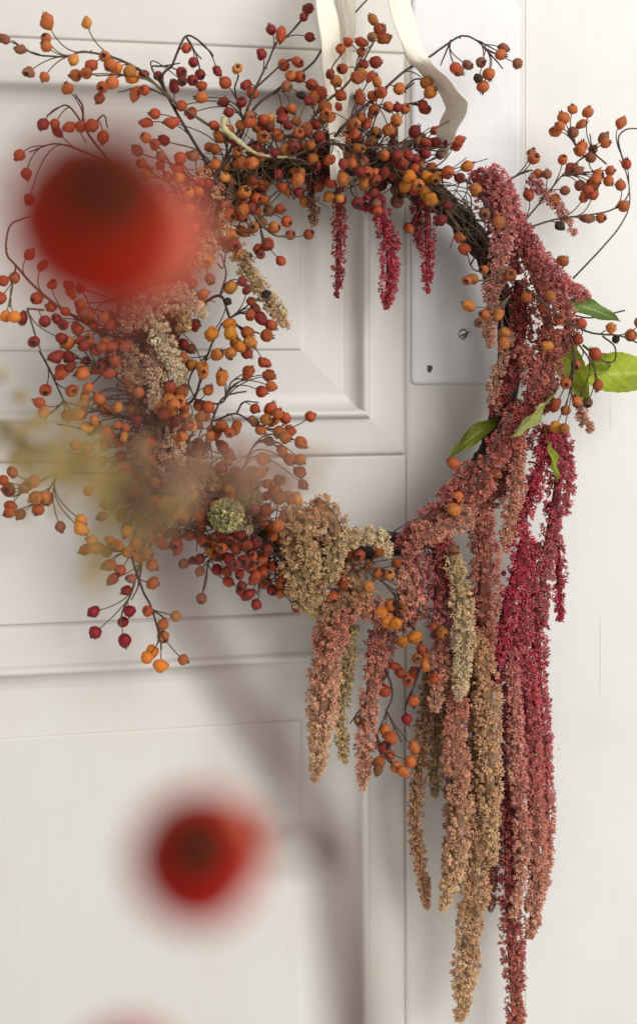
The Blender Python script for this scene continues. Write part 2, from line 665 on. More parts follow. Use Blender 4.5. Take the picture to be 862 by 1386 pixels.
HIPMB, HIPME = {}, {}
for kind_ in ('round', 'ribbed', 'open', 'point'):
    for var in range(4):
        mb = hip_mesh(kind_)
        vv = mb.v[0]
        ph = rng.uniform(0, 6.28, 9)
        amp = (0.02, 0.04, 0.06, 0.085)[var]
        w_ = (np.sin(vv[:, 0] * 3.1 + ph[0]) * np.sin(vv[:, 1] * 2.7 + ph[1]) + np.sin(vv[:, 2] * 3.7 + ph[2] + vv[:, 0] * 2)
              + 0.8 * np.sin(vv[:, 1] * 6.3 + ph[3]) * np.sin(vv[:, 2] * 5.1 + ph[4]) + 0.6 * np.sin(vv[:, 0] * 7.7 + vv[:, 2] * 4 + ph[5]))
        mb.v[0] = vv * (1 + amp * w_)[:, None] * np.array([1, 1 - 0.05 * var, (1.0, 1.08, 0.94, 1.1)[var]])
        for q_ in range(1, len(mb.v)):      # sepals stay on the tip
            mb.v[q_] = mb.v[q_] * np.array([1, 1, (1.0, 1.08, 0.94, 1.1)[var]]) * (0.95 + 0.1 * rng.random())
        HIPMB[kind_, var] = mb
        HIPME[kind_, var] = mb.mesh('rosehip_' + kind_, [HIP['o'], M_CALYX], True)


def hip_arrays(kind):
    mb = HIPMB[kind, int(rng.integers(0, 4))]
    return np.concatenate(mb.v), np.concatenate(mb.t), np.concatenate(mb.tm), np.concatenate(mb.q), np.concatenate(mb.qm)


# berry lists in photo pixels: "u,v,colour" ; paths: branch centre lines (u,v,h)
SPRAYS = [
    # top left orange spray reaching out of frame
    dict(p=[[(330, 200, 45), (245, 144, 50), (215, 118, 50), (190, 96, 48), (165, 82, 46), (135, 73, 44), (110, 70, 42), (88, 76, 40), (52, 75, 38), (35, 69, 36), (12, 56, 34)],
            [(230, 130, 50), (200, 108, 54), (165, 100, 56), (130, 100, 54)], [(230, 132, 48), (195, 118, 42), (160, 125, 40)]],
         b="6,53,n 28,67,n 64,29,o 118,31,y 63,52,o 63,63,o 100,81,y 39,98,n 61,104,o 124,88,r 103,102,o 117,99,r 142,76,o 158,93,b 179,104,b 152,112,o 139,118,r 135,133,r 183,127,o 196,122,r 195,101,d 150,88,o 176,96,y"),
    # curling spray behind the blurred hip
    dict(p=[[(210, 300, 40), (150, 220, 46), (118, 175, 46), (112, 142, 42), (102, 126, 40)], [(118, 176, 46), (92, 144, 42), (66, 160, 40)], [(150, 220, 44), (80, 195, 36), (38, 206, 30)], [(120, 178, 46), (140, 156, 48), (147, 172, 46)]],
         b="92,120,o 59,168,d 75,167,r 94,172,r 110,171,r 125,170,r 27,210,r 36,235,r 40,270,r 140,185,r 78,178,d"),
    # looped spray at the top
    dict(p=[[(285, 230, 40), (222, 118, 46), (233, 86, 42), (251, 48, 40), (277, 64, 40), (285, 75, 40)], [(222, 120, 46), (206, 92, 40), (220, 91, 42), (244, 86, 46)], [(251, 48, 40), (264, 70, 40), (272, 82, 40)]],
         b="252,65,r 262,84,d 294,96,d 215,103,d 246,98,d 247,110,d 236,117,d 261,109,d 271,101,d 273,116,r 210,154,r 198,166,r"),
    # reddish hips in the crown of the ring, left of the ribbon
    dict(p=[[(300, 230, 42), (330, 160, 52), (345, 120, 48), (362, 82, 44), (372, 55, 40)], [(345, 120, 48), (385, 84, 44), (395, 78, 44)], [(330, 165, 50), (318, 122, 46), (324, 100, 44)]],
         b="367,40,d 380,47,r 354,73,d 384,88,r 403,84,r 321,93,y 333,115,d 342,126,r 305,112,r 303,138,d 327,138,d 310,152,d 273,132,o 246,143,r 259,153,r 339,160,d 357,162,r 290,170,r 233,166,r 297,186,o"),
    dict(p=[[(310, 235, 40), (340, 153, 46), (380, 118, 44), (420, 88, 38), (434, 68, 30), (470, 26, 26), (500, -8, 24)], [(370, 128, 44), (392, 108, 48)], [(378, 60, 40), (408, 28, 38), (418, 8, 38)]],
         b="393,102,o 388,117,n 408,129,k 419,50,d 411,23,d 417,12,d 382,152,d 395,147,o 422,115,r 434,125,r 405,104,r"),
    # bright mass around the ribbon
    dict(p=[[(395, 215, 50), (430, 150, 60), (465, 118, 66), (488, 86, 66), (506, 52, 60), (508, 34, 58)], [(455, 125, 64), (448, 96, 62), (462, 70, 62)], [(480, 96, 64), (498, 62, 60)]],
         b="505,27,o 514,40,r 520,52,r 503,50,n 471,57,r 461,66,r 489,57,r 489,70,r 463,93,r 508,84,d 492,87,d 489,101,o 455,110,o 447,100,d 461,129,r 483,105,r 440,145,r 442,153,r 427,168,d 477,168,r 512,46,r"),
    dict(p=[[(430, 215, 48), (470, 165, 58), (510, 130, 60), (545, 98, 54), (575, 80, 48), (610, 54, 42), (625, 47, 40), (643, 54, 40), (662, 74, 40), (676, 89, 40)], [(500, 138, 60), (530, 150, 58), (550, 140, 55), (585, 146, 50)], [(643, 54, 40), (672, 68, 38)], [(610, 54, 42), (597, 88, 42)]],
         b="510,111,o 487,133,r 505,130,o 516,125,r 506,149,r 526,145,o 537,162,o 540,120,o 548,147,o 575,148,r 577,112,o 582,125,o 526,176,o 620,96,n 633,88,n 651,84,n 681,65,n 677,74,o 700,86,n 661,100,o 647,106,k 653,117,o 616,92,r 572,142,r 480,182,r 477,172,r"),
    # front of ring, top middle
    dict(p=[[(390, 215, 55), (440, 195, 62), (490, 200, 64), (540, 200, 60), (600, 205, 52)], [(430, 196, 62), (450, 190, 66), (470, 205, 68)], [(530, 200, 60), (560, 188, 58), (590, 185, 56)]],
         b="485,201,o 423,215,o 446,217,r 465,222,d 474,212,r 477,222,r 464,242,o 487,233,d 497,233,r 493,246,o 484,275,d 505,261,d 525,178,o 561,178,d 576,193,r 589,193,d 576,208,d 538,211,d 553,211,d 530,217,d 617,198,r 621,191,r 545,222,d 562,216,d 508,244,d 520,235,d 407,234,o 403,244,o"),
    dict(p=[[(520, 235, 52), (560, 228, 60), (600, 232, 66), (640, 250, 74), (675, 300, 82)]],
         b="554,239,b 578,239,b 548,252,y 574,260,b 582,270,b 590,242,o 605,234,r 632,225,o 643,256,o 606,232,r 674,301,o 655,290,n 605,278,d 597,298,d 622,241,d 566,250,o"),
    # crown left of the ribbon, over the ring
    dict(p=[[(270, 290, 46), (300, 225, 58), (340, 195, 64), (380, 185, 64), (420, 190, 60)]],
         b="291,202,r 322,206,o 329,221,o 342,221,o 376,183,r 356,185,r 386,203,o 292,222,o 415,175,r 390,170,d 338,165,r 404,180,r 277,248,r 365,172,d 350,200,d 318,190,d 398,198,d 372,207,d 310,176,r 420,196,o 432,184,d"),
    # hips with open ends inside the ring, upper left
    dict(p=[[(240, 350, 45), (290, 300, 56), (330, 280, 60), (352, 300, 62), (372, 318, 60), (395, 318, 56)], [(345, 296, 60), (362, 290, 62), (378, 285, 62)], [(300, 310, 56), (322, 312, 60), (345, 318, 60)], [(352, 302, 60), (355, 322, 58), (362, 334, 55)]],
         b="344,243,d 331,260,o 356,269,r 340,282,d 329,285,o 319,288,r 312,291,r 329,295,r 343,308,o 311,318,o 315,331,o 363,328,r 379,283,r 388,300,r 371,308,o 393,318,r 418,317,r 350,338,r 353,345,d 380,353,r 325,345,o 317,332,r 363,332,d 300,300,r 305,312,o", open=0.6),
    # red sprays in the hollow of the ring, left
    dict(p=[[(262, 420, 44), (298, 400, 54), (312, 430, 58), (330, 445, 60), (352, 452, 58)], [(298, 400, 54), (306, 370, 56), (300, 345, 56)], [(312, 430, 58), (328, 424, 62), (350, 434, 60)]],
         b="260,384,r 312,389,y 334,393,d 328,381,d 361,398,k 308,408,k 340,408,d 345,417,d 339,426,r 353,431,d 367,440,r 361,454,r 335,450,r 339,463,o 287,452,b 311,440,b 312,451,b 319,464,b 325,469,b 312,478,o 334,478,r 358,491,r"),
    dict(p=[[(230, 560, 40), (262, 540, 52), (275, 500, 56), (288, 465, 56), (300, 440, 54)], [(262, 540, 52), (300, 545, 58), (315, 515, 58), (335, 510, 58)], [(282, 480, 56), (262, 500, 56), (256, 520, 54), (268, 546, 52)]],
         b="274,497,o 241,446,n 248,484,o 294,480,o 301,509,o 275,504,o 300,515,o 282,528,o 270,549,r 282,551,r 336,504,r 365,507,r 364,509,r 367,523,r 354,530,r"),
    dict(p=[[(270, 640, 44), (285, 580, 56), (303, 540, 60), (335, 532, 58)], [(290, 570, 56), (320, 560, 60), (345, 575, 60), (370, 582, 60), (395, 572, 56)], [(320, 560, 60), (330, 545, 60), (350, 545, 60)], [(325, 650, 52), (335, 620, 58), (350, 600, 60), (380, 600, 58)]],
         b="345,553,r 366,554,r 386,566,r 420,564,r 407,599,r 406,622,o 406,639,r 410,656,d 370,571,o 378,585,o 360,568,o 343,570,n 364,597,n 353,582,r 392,583,r 382,611,o 392,622,o 356,621,o 292,588,r 300,577,r 311,586,r 320,578,r 376,560,r 386,592,o"),
    # left side of ring, orange and red clusters
    dict(p=[[(225, 640, 44), (232, 590, 56), (236, 555, 62), (240, 530, 62)]],
         b="246,531,r 231,526,r 243,543,o 229,542,o 233,557,o 256,575,r 206,622,r 236,548,o 250,552,r 222,560,r 238,570,d", open=0.5),
    # far left outer sprays
    dict(p=[[(190, 470, 40), (120, 440, 46), (60, 400, 44), (22, 360, 40), (8, 340, 36), (14, 305, 34), (40, 292, 34)], [(60, 420, 44), (40, 418, 42), (38, 421, 40), (46, 448, 40), (54, 475, 40)], [(22, 360, 40), (16, 395, 40), (14, 415, 38)]],
         b="20,376,o 5,380,r 1,403,r 8,428,b 20,429,b 31,431,d 46,463,d 61,435,d 77,432,d 92,464,o 84,458,d 50,404,r 71,385,r 40,345,r 58,360,r 86,440,d 70,415,r"),
    dict(p=[[(205, 575, 40), (150, 560, 46), (110, 548, 48), (85, 542, 46)], [(54, 475, 40), (70, 505, 42), (88, 546, 44), (100, 560, 46)], [(205, 600, 40), (150, 590, 44), (100, 578, 44), (75, 575, 42)], [(85, 545, 46), (60, 568, 42)]],
         b="62,528,r 54,545,r 59,558,o 91,562,d 98,529,r 115,538,o 135,540,o 108,562,o 143,555,o 158,552,o 188,557,o 184,567,n 128,569,o 119,606,r 143,584,r 143,601,r 204,626,r"),
    dict(p=[[(200, 540, 42), (160, 510, 48), (120, 490, 50), (92, 480, 48)], [(160, 510, 48), (150, 470, 46), (160, 455, 46)]],
         b="77,483,d 94,483,d 83,500,d 96,497,d 112,500,y 151,478,r 163,463,r 130,473,r 138,498,r 84,506,r 112,506,o 148,505,r 175,470,r 120,460,r 105,445,r 128,440,r 150,440,r"),
    dict(p=[[(200, 640, 40), (130, 640, 46), (80, 640, 44), (50, 655, 42), (20, 672, 40)], [(80, 640, 44), (60, 672, 44), (30, 690, 42)], [(200, 655, 40), (150, 625, 42), (90, 612, 42)]],
         b="12,663,r 17,639,r 38,657,o 48,673,o 60,673,o 13,665,d 15,685,r 13,694,r 28,696,r 52,690,r 49,675,o 64,675,r 46,652,o 33,661,n 5,650,r 82,713,n 110,704,y 110,716,y"),
    # lower left orange and crimson danglers
    dict(p=[[(250, 690, 44), (200, 700, 54), (178, 740, 54), (190, 790, 50), (206, 825, 46), (216, 860, 44), (220, 880, 44)], [(180, 750, 54), (150, 742, 52), (128, 736, 50)], [(206, 825, 46), (225, 838, 44)]],
         b="125,732,y 129,743,o 116,744,r 150,733,o 145,747,n 173,747,o 219,735,o 206,765,o 207,789,o 200,827,r 221,845,o 221,862,o 238,834,y 206,882,b 199,890,b 218,901,b 248,893,o 143,765,k 150,765,r 163,772,r 190,752,o 160,738,o 200,750,o 184,735,o", pt=0.2),
    dict(p=[[(215, 720, 46), (190, 765, 50), (180, 800, 48), (168, 825, 46), (165, 845, 44)], [(192, 760, 50), (188, 790, 48), (180, 812, 48)]],
         b="153,784,c 178,783,n 171,799,d 127,828,c 167,842,c 129,856,c 169,867,c 176,827,c", pt=1.0),
    # dense dark red underside of the ring
    dict(p=[[(250, 690, 44), (270, 720, 58), (310, 740, 64), (350, 750, 66), (390, 755, 62)], [(300, 740, 60), (283, 760, 52), (278, 785, 48), (274, 802, 46)], [(340, 755, 64), (352, 785, 60), (348, 806, 56)], [(352, 782, 60), (375, 795, 54), (398, 816, 50)]],
         b="262,671,o 271,698,r 249,702,n 241,742,r 238,737,r 249,763,n 270,757,d 271,773,n 273,810,n 287,746,b 291,731,o 276,732,r 309,732,d 320,742,d 295,753,d 310,757,d 294,771,d 307,773,d 309,787,r 324,778,d 340,767,r 342,752,r 347,734,d 355,756,r 355,774,r 345,782,r 370,766,r 369,717,r 356,698,r 380,732,r 369,725,r 393,731,r 384,778,y 380,788,r 327,794,d 336,805,d 347,818,d 368,799,d 402,821,d 404,766,o 377,674,r 395,677,r 330,760,d 318,765,d 362,745,d 335,738,d 300,742,r 360,690,d 385,700,r 376,712,r 345,690,d 328,725,d 300,722,d", open=0.55),
    dict(p=[[(240, 690, 46), (270, 675, 56), (300, 670, 60), (330, 675, 60)]],
         b="297,661,o 311,661,o 292,685,o 261,670,o 271,695,r 285,640,r 300,632,o 320,640,r 340,640,r 378,650,r 362,655,r 352,640,r 335,660,o"),
    # bottom of the ring
    dict(p=[[(420, 770, 52), (460, 770, 66), (500, 775, 70), (530, 800, 70), (545, 830, 66)], [(500, 775, 70), (505, 755, 70)]],
         b="474,748,r 486,752,r 513,744,r 513,776,o 527,777,o 499,794,y 467,789,r 454,780,o 529,819,o 548,818,o 516,829,b 525,841,b 536,844,b 545,869,b 561,862,b 454,781,r 451,808,r 589,846,o 598,857,o 613,743,n 616,691,o 538,762,r 500,765,o", open=0.4),
    dict(p=[[(540, 820, 60), (565, 860, 64), (572, 890, 62), (560, 930, 58), (548, 960, 54)], [(500, 860, 54), (530, 930, 54), (522, 965, 54), (510, 1000, 54), (530, 1030, 54)], [(522, 960, 54), (545, 1005, 54)], [(520, 925, 52), (495, 950, 48), (472, 978, 44)]],
         b="574,886,o 575,900,o 564,891,r 560,910,r 536,903,r 542,911,r 552,921,r 589,918,r 559,949,r 550,973,c 521,988,o 529,999,r 527,1022,r 513,1032,r 511,1043,n 536,1038,o 560,1012,o 555,1031,o 546,1045,o 486,976,n 520,935,r 570,878,r 520,1012,d", open=0.3),
    # right ring side
    dict(p=[[(600, 280, 50), (615, 300, 56), (625, 312, 58)], [(690, 360, 76), (668, 375, 76), (650, 385, 72)], [(690, 400, 76), (676, 420, 78), (668, 440, 78)]],
         b="622,322,o 628,337,r 639,378,o 654,365,o 634,414,o 655,426,o 648,437,n 674,426,o 682,450,o 681,465,o 690,372,r 632,380,o", open=0.5),
    dict(p=[[(700, 380, 78), (735, 410, 88), (760, 430, 84), (800, 450, 66), (840, 455, 60), (875, 470, 56)], [(770, 450, 70), (775, 480, 70), (768, 520, 66)], [(770, 450, 70), (800, 490, 66), (809, 515, 62)], [(815, 455, 62), (832, 470, 60), (830, 490, 58), (800, 488, 58)]],
         b="712,402,r 733,416,r 744,400,o 786,438,r 740,468,o 761,353,r 826,444,o 853,454,o 833,459,k 805,479,r 779,494,o 765,519,r 809,521,r 782,459,r 756,431,r 780,543,o 795,545,n 751,578,b 763,580,o 765,555,o 866,436,o 751,548,r"),
    dict(p=[[(690, 560, 84), (660, 620, 86), (640, 670, 84)], [(720, 640, 56), (712, 700, 54), (709, 740, 52)]],
         b="613,627,r 670,641,r 620,674,o 614,690,o 709,751,r"),
    # wide spray over the wall
    dict(p=[[(665, 275, 52), (686, 247, 46), (700, 238, 42), (718, 232, 40)], [(700, 310, 52), (730, 275, 44), (760, 238, 40), (790, 212, 38), (800, 205, 38)], [(715, 308, 50), (755, 296, 42), (800, 290, 38), (830, 282, 36), (850, 262, 36), (848, 235, 34), (838, 215, 34)],
            [(760, 238, 40), (790, 235, 40), (815, 228, 38)], [(845, 225, 34), (836, 190, 34), (845, 176, 34), (862, 174, 32), (880, 182, 30)], [(775, 377, 38), (810, 340, 36), (835, 310, 34), (850, 278, 34), (849, 250, 34)], [(790, 212, 38), (774, 190, 40), (770, 175, 40)], [(820, 222, 38), (802, 205, 40), (795, 180, 40)]],
         b="774,148,o 795,152,o 787,168,o 762,160,o 757,171,o 751,178,o 775,179,n 840,166,o 816,187,n 819,194,o 787,198,o 784,204,o 802,202,n 799,213,n 719,208,n 722,214,o 761,216,o 772,228,r 782,231,n 728,235,o 740,236,n 809,237,o 825,231,o 823,245,o 847,222,r 839,251,o 784,251,n 801,251,o 790,266,o 802,264,r 764,258,n 750,270,o 715,264,r 843,279,o 794,296,n 813,295,o 757,306,k 806,243,o 795,258,r"),
]

all_hips = []      # (position, axis, radius, kind, colour, spray)


def stem_col():
    return None


spray_objs = []
for si, S in enumerate(SPRAYS):
    mb = MB()
    paths = []
    for pi, pp in enumerate(S['p']):
        ctrl = [P(u, v, h) for u, v, h in pp]
        n = 10 * len(ctrl)
        c = spline(ctrl, n)
        c += (np.cumsum(rng.normal(0, 0.00012, c.shape), 0)) * np.linspace(0, 1, n)[:, None]
        r0, r1 = (0.00105, 0.0005) if pi == 0 else (0.0007, 0.00042)
        tube(mb, c, np.linspace(r0, r1, n), 6)
        if pi == 0 and si % 3 == 0:      # buds and nodes on the cane
            for k in range(8, n - 4, 13):
                d = rng.normal(0, 1, 3)
                d /= np.linalg.norm(d)
                tube(mb, [c[k], c[k] + d * 0.002], [0.0007, 0.0003], 5)
        L = np.concatenate([[0], np.cumsum(np.linalg.norm(np.diff(c, axis=0), axis=1))])
        paths.append((c, L))
    seen = []
    for tok in S['b'].split():
        u, v, cc = tok.split(',')
        u, v = float(u), float(v)
        # depth: near its branch with some scatter
        best = None
        for c, L in paths:
            g = P(u, v, 45)
            d = np.hypot(c[:, 0] - g[0], c[:, 2] - g[2])
            i = int(np.argmin(d + 0.0 * L))
            if best is None or d[i] < best[0]:
                best = (d[i], c, L, i)
        d0, c, L, i = best
        h = -c[i][1] * 1000 + rng.uniform(-5, 9)
        h = max(h, 9)
        for pu, pv, ph in seen:                         # keep overlapping hips apart in depth
            if math.hypot(pu - u, pv - v) < 15 and abs(ph - h) < 6:
                h = ph + 7.0
        seen.append((u, v, h))
        b_ = P(u, v, h)
        rad = {'b': 0.0046, 'o': 0.0041, 'y': 0.0041, 'r': 0.0041, 'd': 0.0039, 'c': 0.0042, 'n': 0.0038, 'k': 0.0032}[cc] * rng.uniform(0.84, 1.1)
        back = 0.7 * d0 + rng.uniform(0.006, 0.014)
        j = int(np.searchsorted(L, max(L[i] - back, 0)))
        j = min(j, len(c) - 2)
        a0 = c[j]
        tan = c[min(j + 2, len(c) - 1)] - c[max(j - 1, 0)]
        tan /= np.linalg.norm(tan) + 1e-9
        dist = np.linalg.norm(b_ - a0)
        if dist < rad * 1.6:
            a0 = b_ - (tan * 0.5 + np.array([0, -0.3, 0.4])) * 0.012
            dist = 0.012
        mid = a0 + tan * dist * 0.45 + rng.normal(0, 0.0012, 3) + np.array([0, 0, 0.06 * dist])
        end_dir = b_ - mid
        end_dir /= np.linalg.norm(end_dir) + 1e-9
        tip = b_ - end_dir * rad * 0.9
        s = np.linspace(0, 1, 9)[:, None]
        cur = a0 * (1 - s) ** 2 + 2 * mid * s * (1 - s) + tip * s ** 2
        tube(mb, cur, np.linspace(0.00046, 0.00036, 9), 5)
        ax = end_dir + rng.normal(0, 0.22, 3)
        kind = 'round'
        if cc == 'b':
            kind = 'ribbed'
        elif cc == 'c' or rng.random() < S.get('pt', 0.06):
            kind = 'point'
        elif rng.random() < S.get('open', 0.2):
            kind = 'open'
            ax = ax + np.array([0, -0.9, 0])
        ax /= np.linalg.norm(ax)
        all_hips.append((b_, ax, rad, kind, cc, si))
    me = mb.mesh('rosehip_spray', [M_STEM if si % 5 else M_STEMG], True)
    spray_objs.append(obj('rosehip_spray', me, wreath))


def unit_(a):
    return a / (np.linalg.norm(a) + 1e-9)


def hip_matrix(pos, ax, rad):
    qn = Vector(ax).to_track_quat('Z', 'Y')
    sx = rad * rng.uniform(0.95, 1.05)
    m_ = Matrix.Translation(Vector(pos)) @ qn.to_matrix().to_4x4() @ Matrix.Rotation(rng.uniform(0, 6.28), 4, 'Z') @ Matrix.Diagonal((sx, rad, rad * rng.uniform(0.94, 1.08), 1))
    return m_


# the frontmost 300 hips are single objects, the deepest ones are joined
order = sorted(range(len(all_hips)), key=lambda i: all_hips[i][0][1])
single = set(order[:300])
stuff = MB()
COLS = list(HIP.keys())
winv = Matrix.Translation(wreath.location).inverted()


def add_stuff(pos, ax, rad, kind, cc):
    va, ta, tma, qa, qma = hip_arrays(kind)
    m_ = np.array(hip_matrix(pos, ax, rad))
    vv = va @ m_[:3, :3].T + m_[:3, 3]
    ci = COLS.index(cc)
    n0 = stuff.n
    stuff.add(vv, ta, qa, 0)
    stuff.tm[-1] = np.where(tma == 1, len(COLS), ci)
    stuff.qm[-1] = np.where(qma == 1, len(COLS), ci)


for i, (pos, ax, rad, kind, cc, si) in enumerate(all_hips):
    if i in single:
        o = bpy.data.objects.new('rosehip', HIPME[kind, int(rng.integers(0, 4))])
        COL.objects.link(o)
        o.parent = spray_objs[si]
        o.matrix_parent_inverse = Matrix.Identity(4)
        o.matrix_local = hip_matrix(pos, ax, rad)
        o.material_slots[0].link = 'OBJECT'
        o.material_slots[0].material = HIP[cc]
    else:
        add_stuff(pos, ax, rad, kind, cc)
# hips deep inside the ring, half hidden
for k in range(120):
    a = rng.uniform(0.30 * math.pi, 1.55 * math.pi)
    pos = ringpt(a, rng.normal(1.0, 0.055), rng.uniform(26, 50))
    ax = rng.normal(0, 1, 3) + np.array([0, -0.8, 0])
    ax /= np.linalg.norm(ax)
    add_stuff(pos, ax, rng.uniform(0.004, 0.005), rng.choice(['round', 'open', 'round']), rng.choice(['r', 'd', 'o', 'r', 'd', 'n']))
lmb = MB()
for k in range(580):
    a = rng.uniform(0.30 * math.pi, 1.44 * math.pi) if k < 430 else rng.uniform(0.72 * math.pi, 1.26 * math.pi)
    kk = float(np.clip(rng.normal(1.04, 0.16), 0.78, 1.45)) if k < 430 else rng.uniform(0.86, 1.55)
    pos = ringpt(a, kk, rng.uniform(24, 60))
    root = ringpt(a + rng.uniform(-0.16, 0.16), 1 + (kk - 1) * 0.2, rng.uniform(34, 52))
    mid = (pos + root) / 2 + rng.normal(0, 0.006, 3)
    ax = unit_(pos - mid + rng.normal(0, 0.004, 3))
    rad = rng.uniform(0.0031, 0.0041)
    tube(lmb, spline([root, mid, pos - ax * rad * 0.8], 10), np.linspace(0.0006, 0.0004, 10), 5)
    add_stuff(pos, ax, rad, rng.choice(['round', 'open', 'point']), rng.choice(['r', 'o', 'o', 'r', 'n', 'y', 'd']))
rc = obj('rosehip_cluster', stuff.mesh('rosehip_cluster', [HIP[c] for c in COLS] + [M_CALYX], True), wreath)
rc['kind'] = 'stuff'

# thin stalks bedded along the ring
mb = MB()
for k in range(420):
    a = rng.uniform(0.28 * math.pi, 1.46 * math.pi) if k % 6 else rng.uniform(0.06 * math.pi, 0.3 * math.pi)
    s = rng.choice([-1, 1])
    p0 = ringpt(a, rng.normal(1, 0.03), rng.uniform(30, 50))
    p1 = ringpt(a + s * rng.uniform(0.06, 0.16), rng.normal(1.03, 0.06), rng.uniform(36, 62))
    p2 = ringpt(a + s * rng.uniform(0.16, 0.34), rng.normal(1.06, 0.15 if k % 6 else 0.04), rng.uniform(30, 60))
    tube(mb, spline([p0, p1, p2], 12), np.linspace(0.0006, 0.0003, 12), 4)
lt = obj('berry_stalks', lmb.mesh('berry_stalks', [M_STEM], True), wreath)
lt['kind'] = 'stuff'
fs = obj('fine_stalks', mb.mesh('fine_stalks', [M_STEMG], True), wreath)
fs['kind'] = 'stuff'

# ---------------- amaranth
OCT_V = np.array([[0.8, 0, -0.1], [0, 0.8, -0.1], [-0.8, 0, -0.1], [0, -0.8, -0.1], [0, 0, 1.9], [0, 0, -0.9]])
OCT_T = np.array([[0, 1, 4], [1, 2, 4], [2, 3, 4], [3, 0, 4], [1, 0, 5], [2, 1, 5], [3, 2, 5], [0, 3, 5]])


def unit(a):
    return a / (np.linalg.norm(a, axis=-1, keepdims=True) + 1e-9)


def florets(mb, pos, axis, size, col):
    n = len(pos)
    axis = unit(axis)
    r = unit(np.cross(axis, rng.normal(0, 1, (n, 3))))
    s = np.cross(axis, r)
    B = np.stack([r, s, axis], 1) * size[:, None, None]
    v = np.einsum('kj,njl->nkl', OCT_V, B) + pos[:, None, :]
    t = OCT_T[None] + (np.arange(n) * 6)[:, None, None]
    mb.add(v.reshape(-1, 3), t.reshape(-1, 3), None, 0, np.repeat(col, 6, 0))


CRIM, DUSTY, RUST, TAN, BEIGE, OLIVE, BROWN, PINKT, DKRED = (lin(192, 62, 84), lin(206, 118, 118), lin(206, 126, 108), lin(226, 188, 146), lin(232, 206, 170),
                                                            lin(202, 174, 124), lin(200, 152, 112), lin(226, 168, 140), lin(166, 68, 68))


def tassel(path, hw, c0, c1, h=None, dens=1.0, taper=0.45, lump=0.28, fs=1.0):
    """path in photo pixels (u,v[,h]), hw half width in pixels"""
    ctrl = []
    for k, p in enumerate(path):
        hh = p[2] if len(p) > 2 else (h if np.isscalar(h) else h[0] + (h[1] - h[0]) * k / (len(path) - 1))
        ctrl.append(P(p[0], p[1], hh))
    n = 16 * len(ctrl)
    c = spline(ctrl, n)
    t, e1, e2 = frames(c)
    Ls = np.concatenate([[0], np.cumsum(np.linalg.norm(np.diff(c, axis=0), axis=1))])
    L = Ls[-1]
    R = hw * 0.00051

    def prof(s):
        x = s / L
        up = np.minimum(1, 0.65 + 0.35 * x / 0.08)
        dn = np.where(x > 1 - taper, 1 - 0.55 * ((x - 1 + taper) / taper) ** 1.5, 1.0)
        end = np.clip((L - s) / (R * 1.2), 0.15, 1) ** 0.5
        return R * up * dn * end

    mb = MB()
    core = c
    pr = prof(Ls)
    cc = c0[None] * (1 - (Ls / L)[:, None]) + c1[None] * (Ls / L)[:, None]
    tube(mb, core, pr * 0.5, 8, 0, cc * 0.5)  # core colour darkened to paint in the shade between florets
    # glomerules
    g = int(dens * 2 * math.pi * R * L / (0.0033 ** 2) * 1.05)
    s = rng.uniform(0, L, g)
    th = rng.uniform(0, 2 * math.pi, g)
    wob = 1 + 0.10 * np.sin(s / 0.011 + rng.uniform(0, 6)) + 0.07 * np.sin(s / 0.0043 + rng.uniform(0, 6))
    rr_ = prof(s) * wob * (0.78 + lump * rng.uniform(-0.8, 1.0, g))
    idx = np.interp(s, Ls, np.arange(n))
    i0 = np.clip(idx.astype(int), 0, n - 2)
    f = (idx - i0)[:, None]
    lerp = lambda A: A[i0] * (1 - f) + A[i0 + 1] * f
    ctr, a1, a2, tt = lerp(c), lerp(e1), lerp(e2), lerp(t)
    out = np.cos(th)[:, None] * a1 + np.sin(th)[:, None] * a2
    keep = (out[:, 1] < 0.35) | (rng.random(g) < 0.3)     # thinner on the side pressed to the door
    ctr, out, tt, rr_, s, g = ctr[keep], out[keep], tt[keep], rr_[keep], s[keep], int(keep.sum())
    gp = ctr + out * rr_[:, None]
    k = 12
    jit = rng.normal(0, 1, (g, k, 3))
    jit = unit(jit) * (rng.uniform(0.3, 1, (g, k, 1)) ** 0.5) * 0.0016 * rng.uniform(0.6, 1.35, (g, 1, 1))
    pos = (gp[:, None, :] + jit + out[:, None, :] * 0.0002).reshape(-1, 3)
    ax = (out[:, None, :] * 0.9 + unit(jit) * 0.8 + tt[:, None, :] * 0.35 + rng.normal(0, 0.25, (g, k, 3))).reshape(-1, 3)
    size = rng.uniform(0.00045, 0.00085, g * k) * fs
    base = c0[None] * (1 - (s / L)[:, None]) + c1[None] * (s / L)[:, None]
    gl = base * rng.lognormal(0.0, 0.2, (g, 1))
    col = np.repeat(gl, k, 0) * rng.lognormal(0, 0.16, (g * k, 1))
    pale = rng.random(g * k) < 0.2
    col[pale] = col[pale] * 0.6 + lin(236, 208, 180) * 0.4
    # florets over the core tube with its painted shade
    florets(mb, pos, ax, size, np.clip(col, 0, 0.9))
    # bare end stalk
    return obj('amaranth_tassel', mb.mesh('amaranth_tassel', [M_FLORET]), wreath)


T = tassel
# hanging from the top of the ring
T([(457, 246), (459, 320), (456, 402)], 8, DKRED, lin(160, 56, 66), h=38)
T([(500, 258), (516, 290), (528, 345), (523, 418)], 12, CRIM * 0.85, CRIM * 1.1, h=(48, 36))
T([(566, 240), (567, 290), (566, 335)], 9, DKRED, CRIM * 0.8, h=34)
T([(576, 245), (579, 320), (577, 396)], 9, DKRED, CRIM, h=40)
T([(420, 236), (423, 275), (425, 306)], 7, DKRED * 0.55, BROWN * 0.5, h=36)
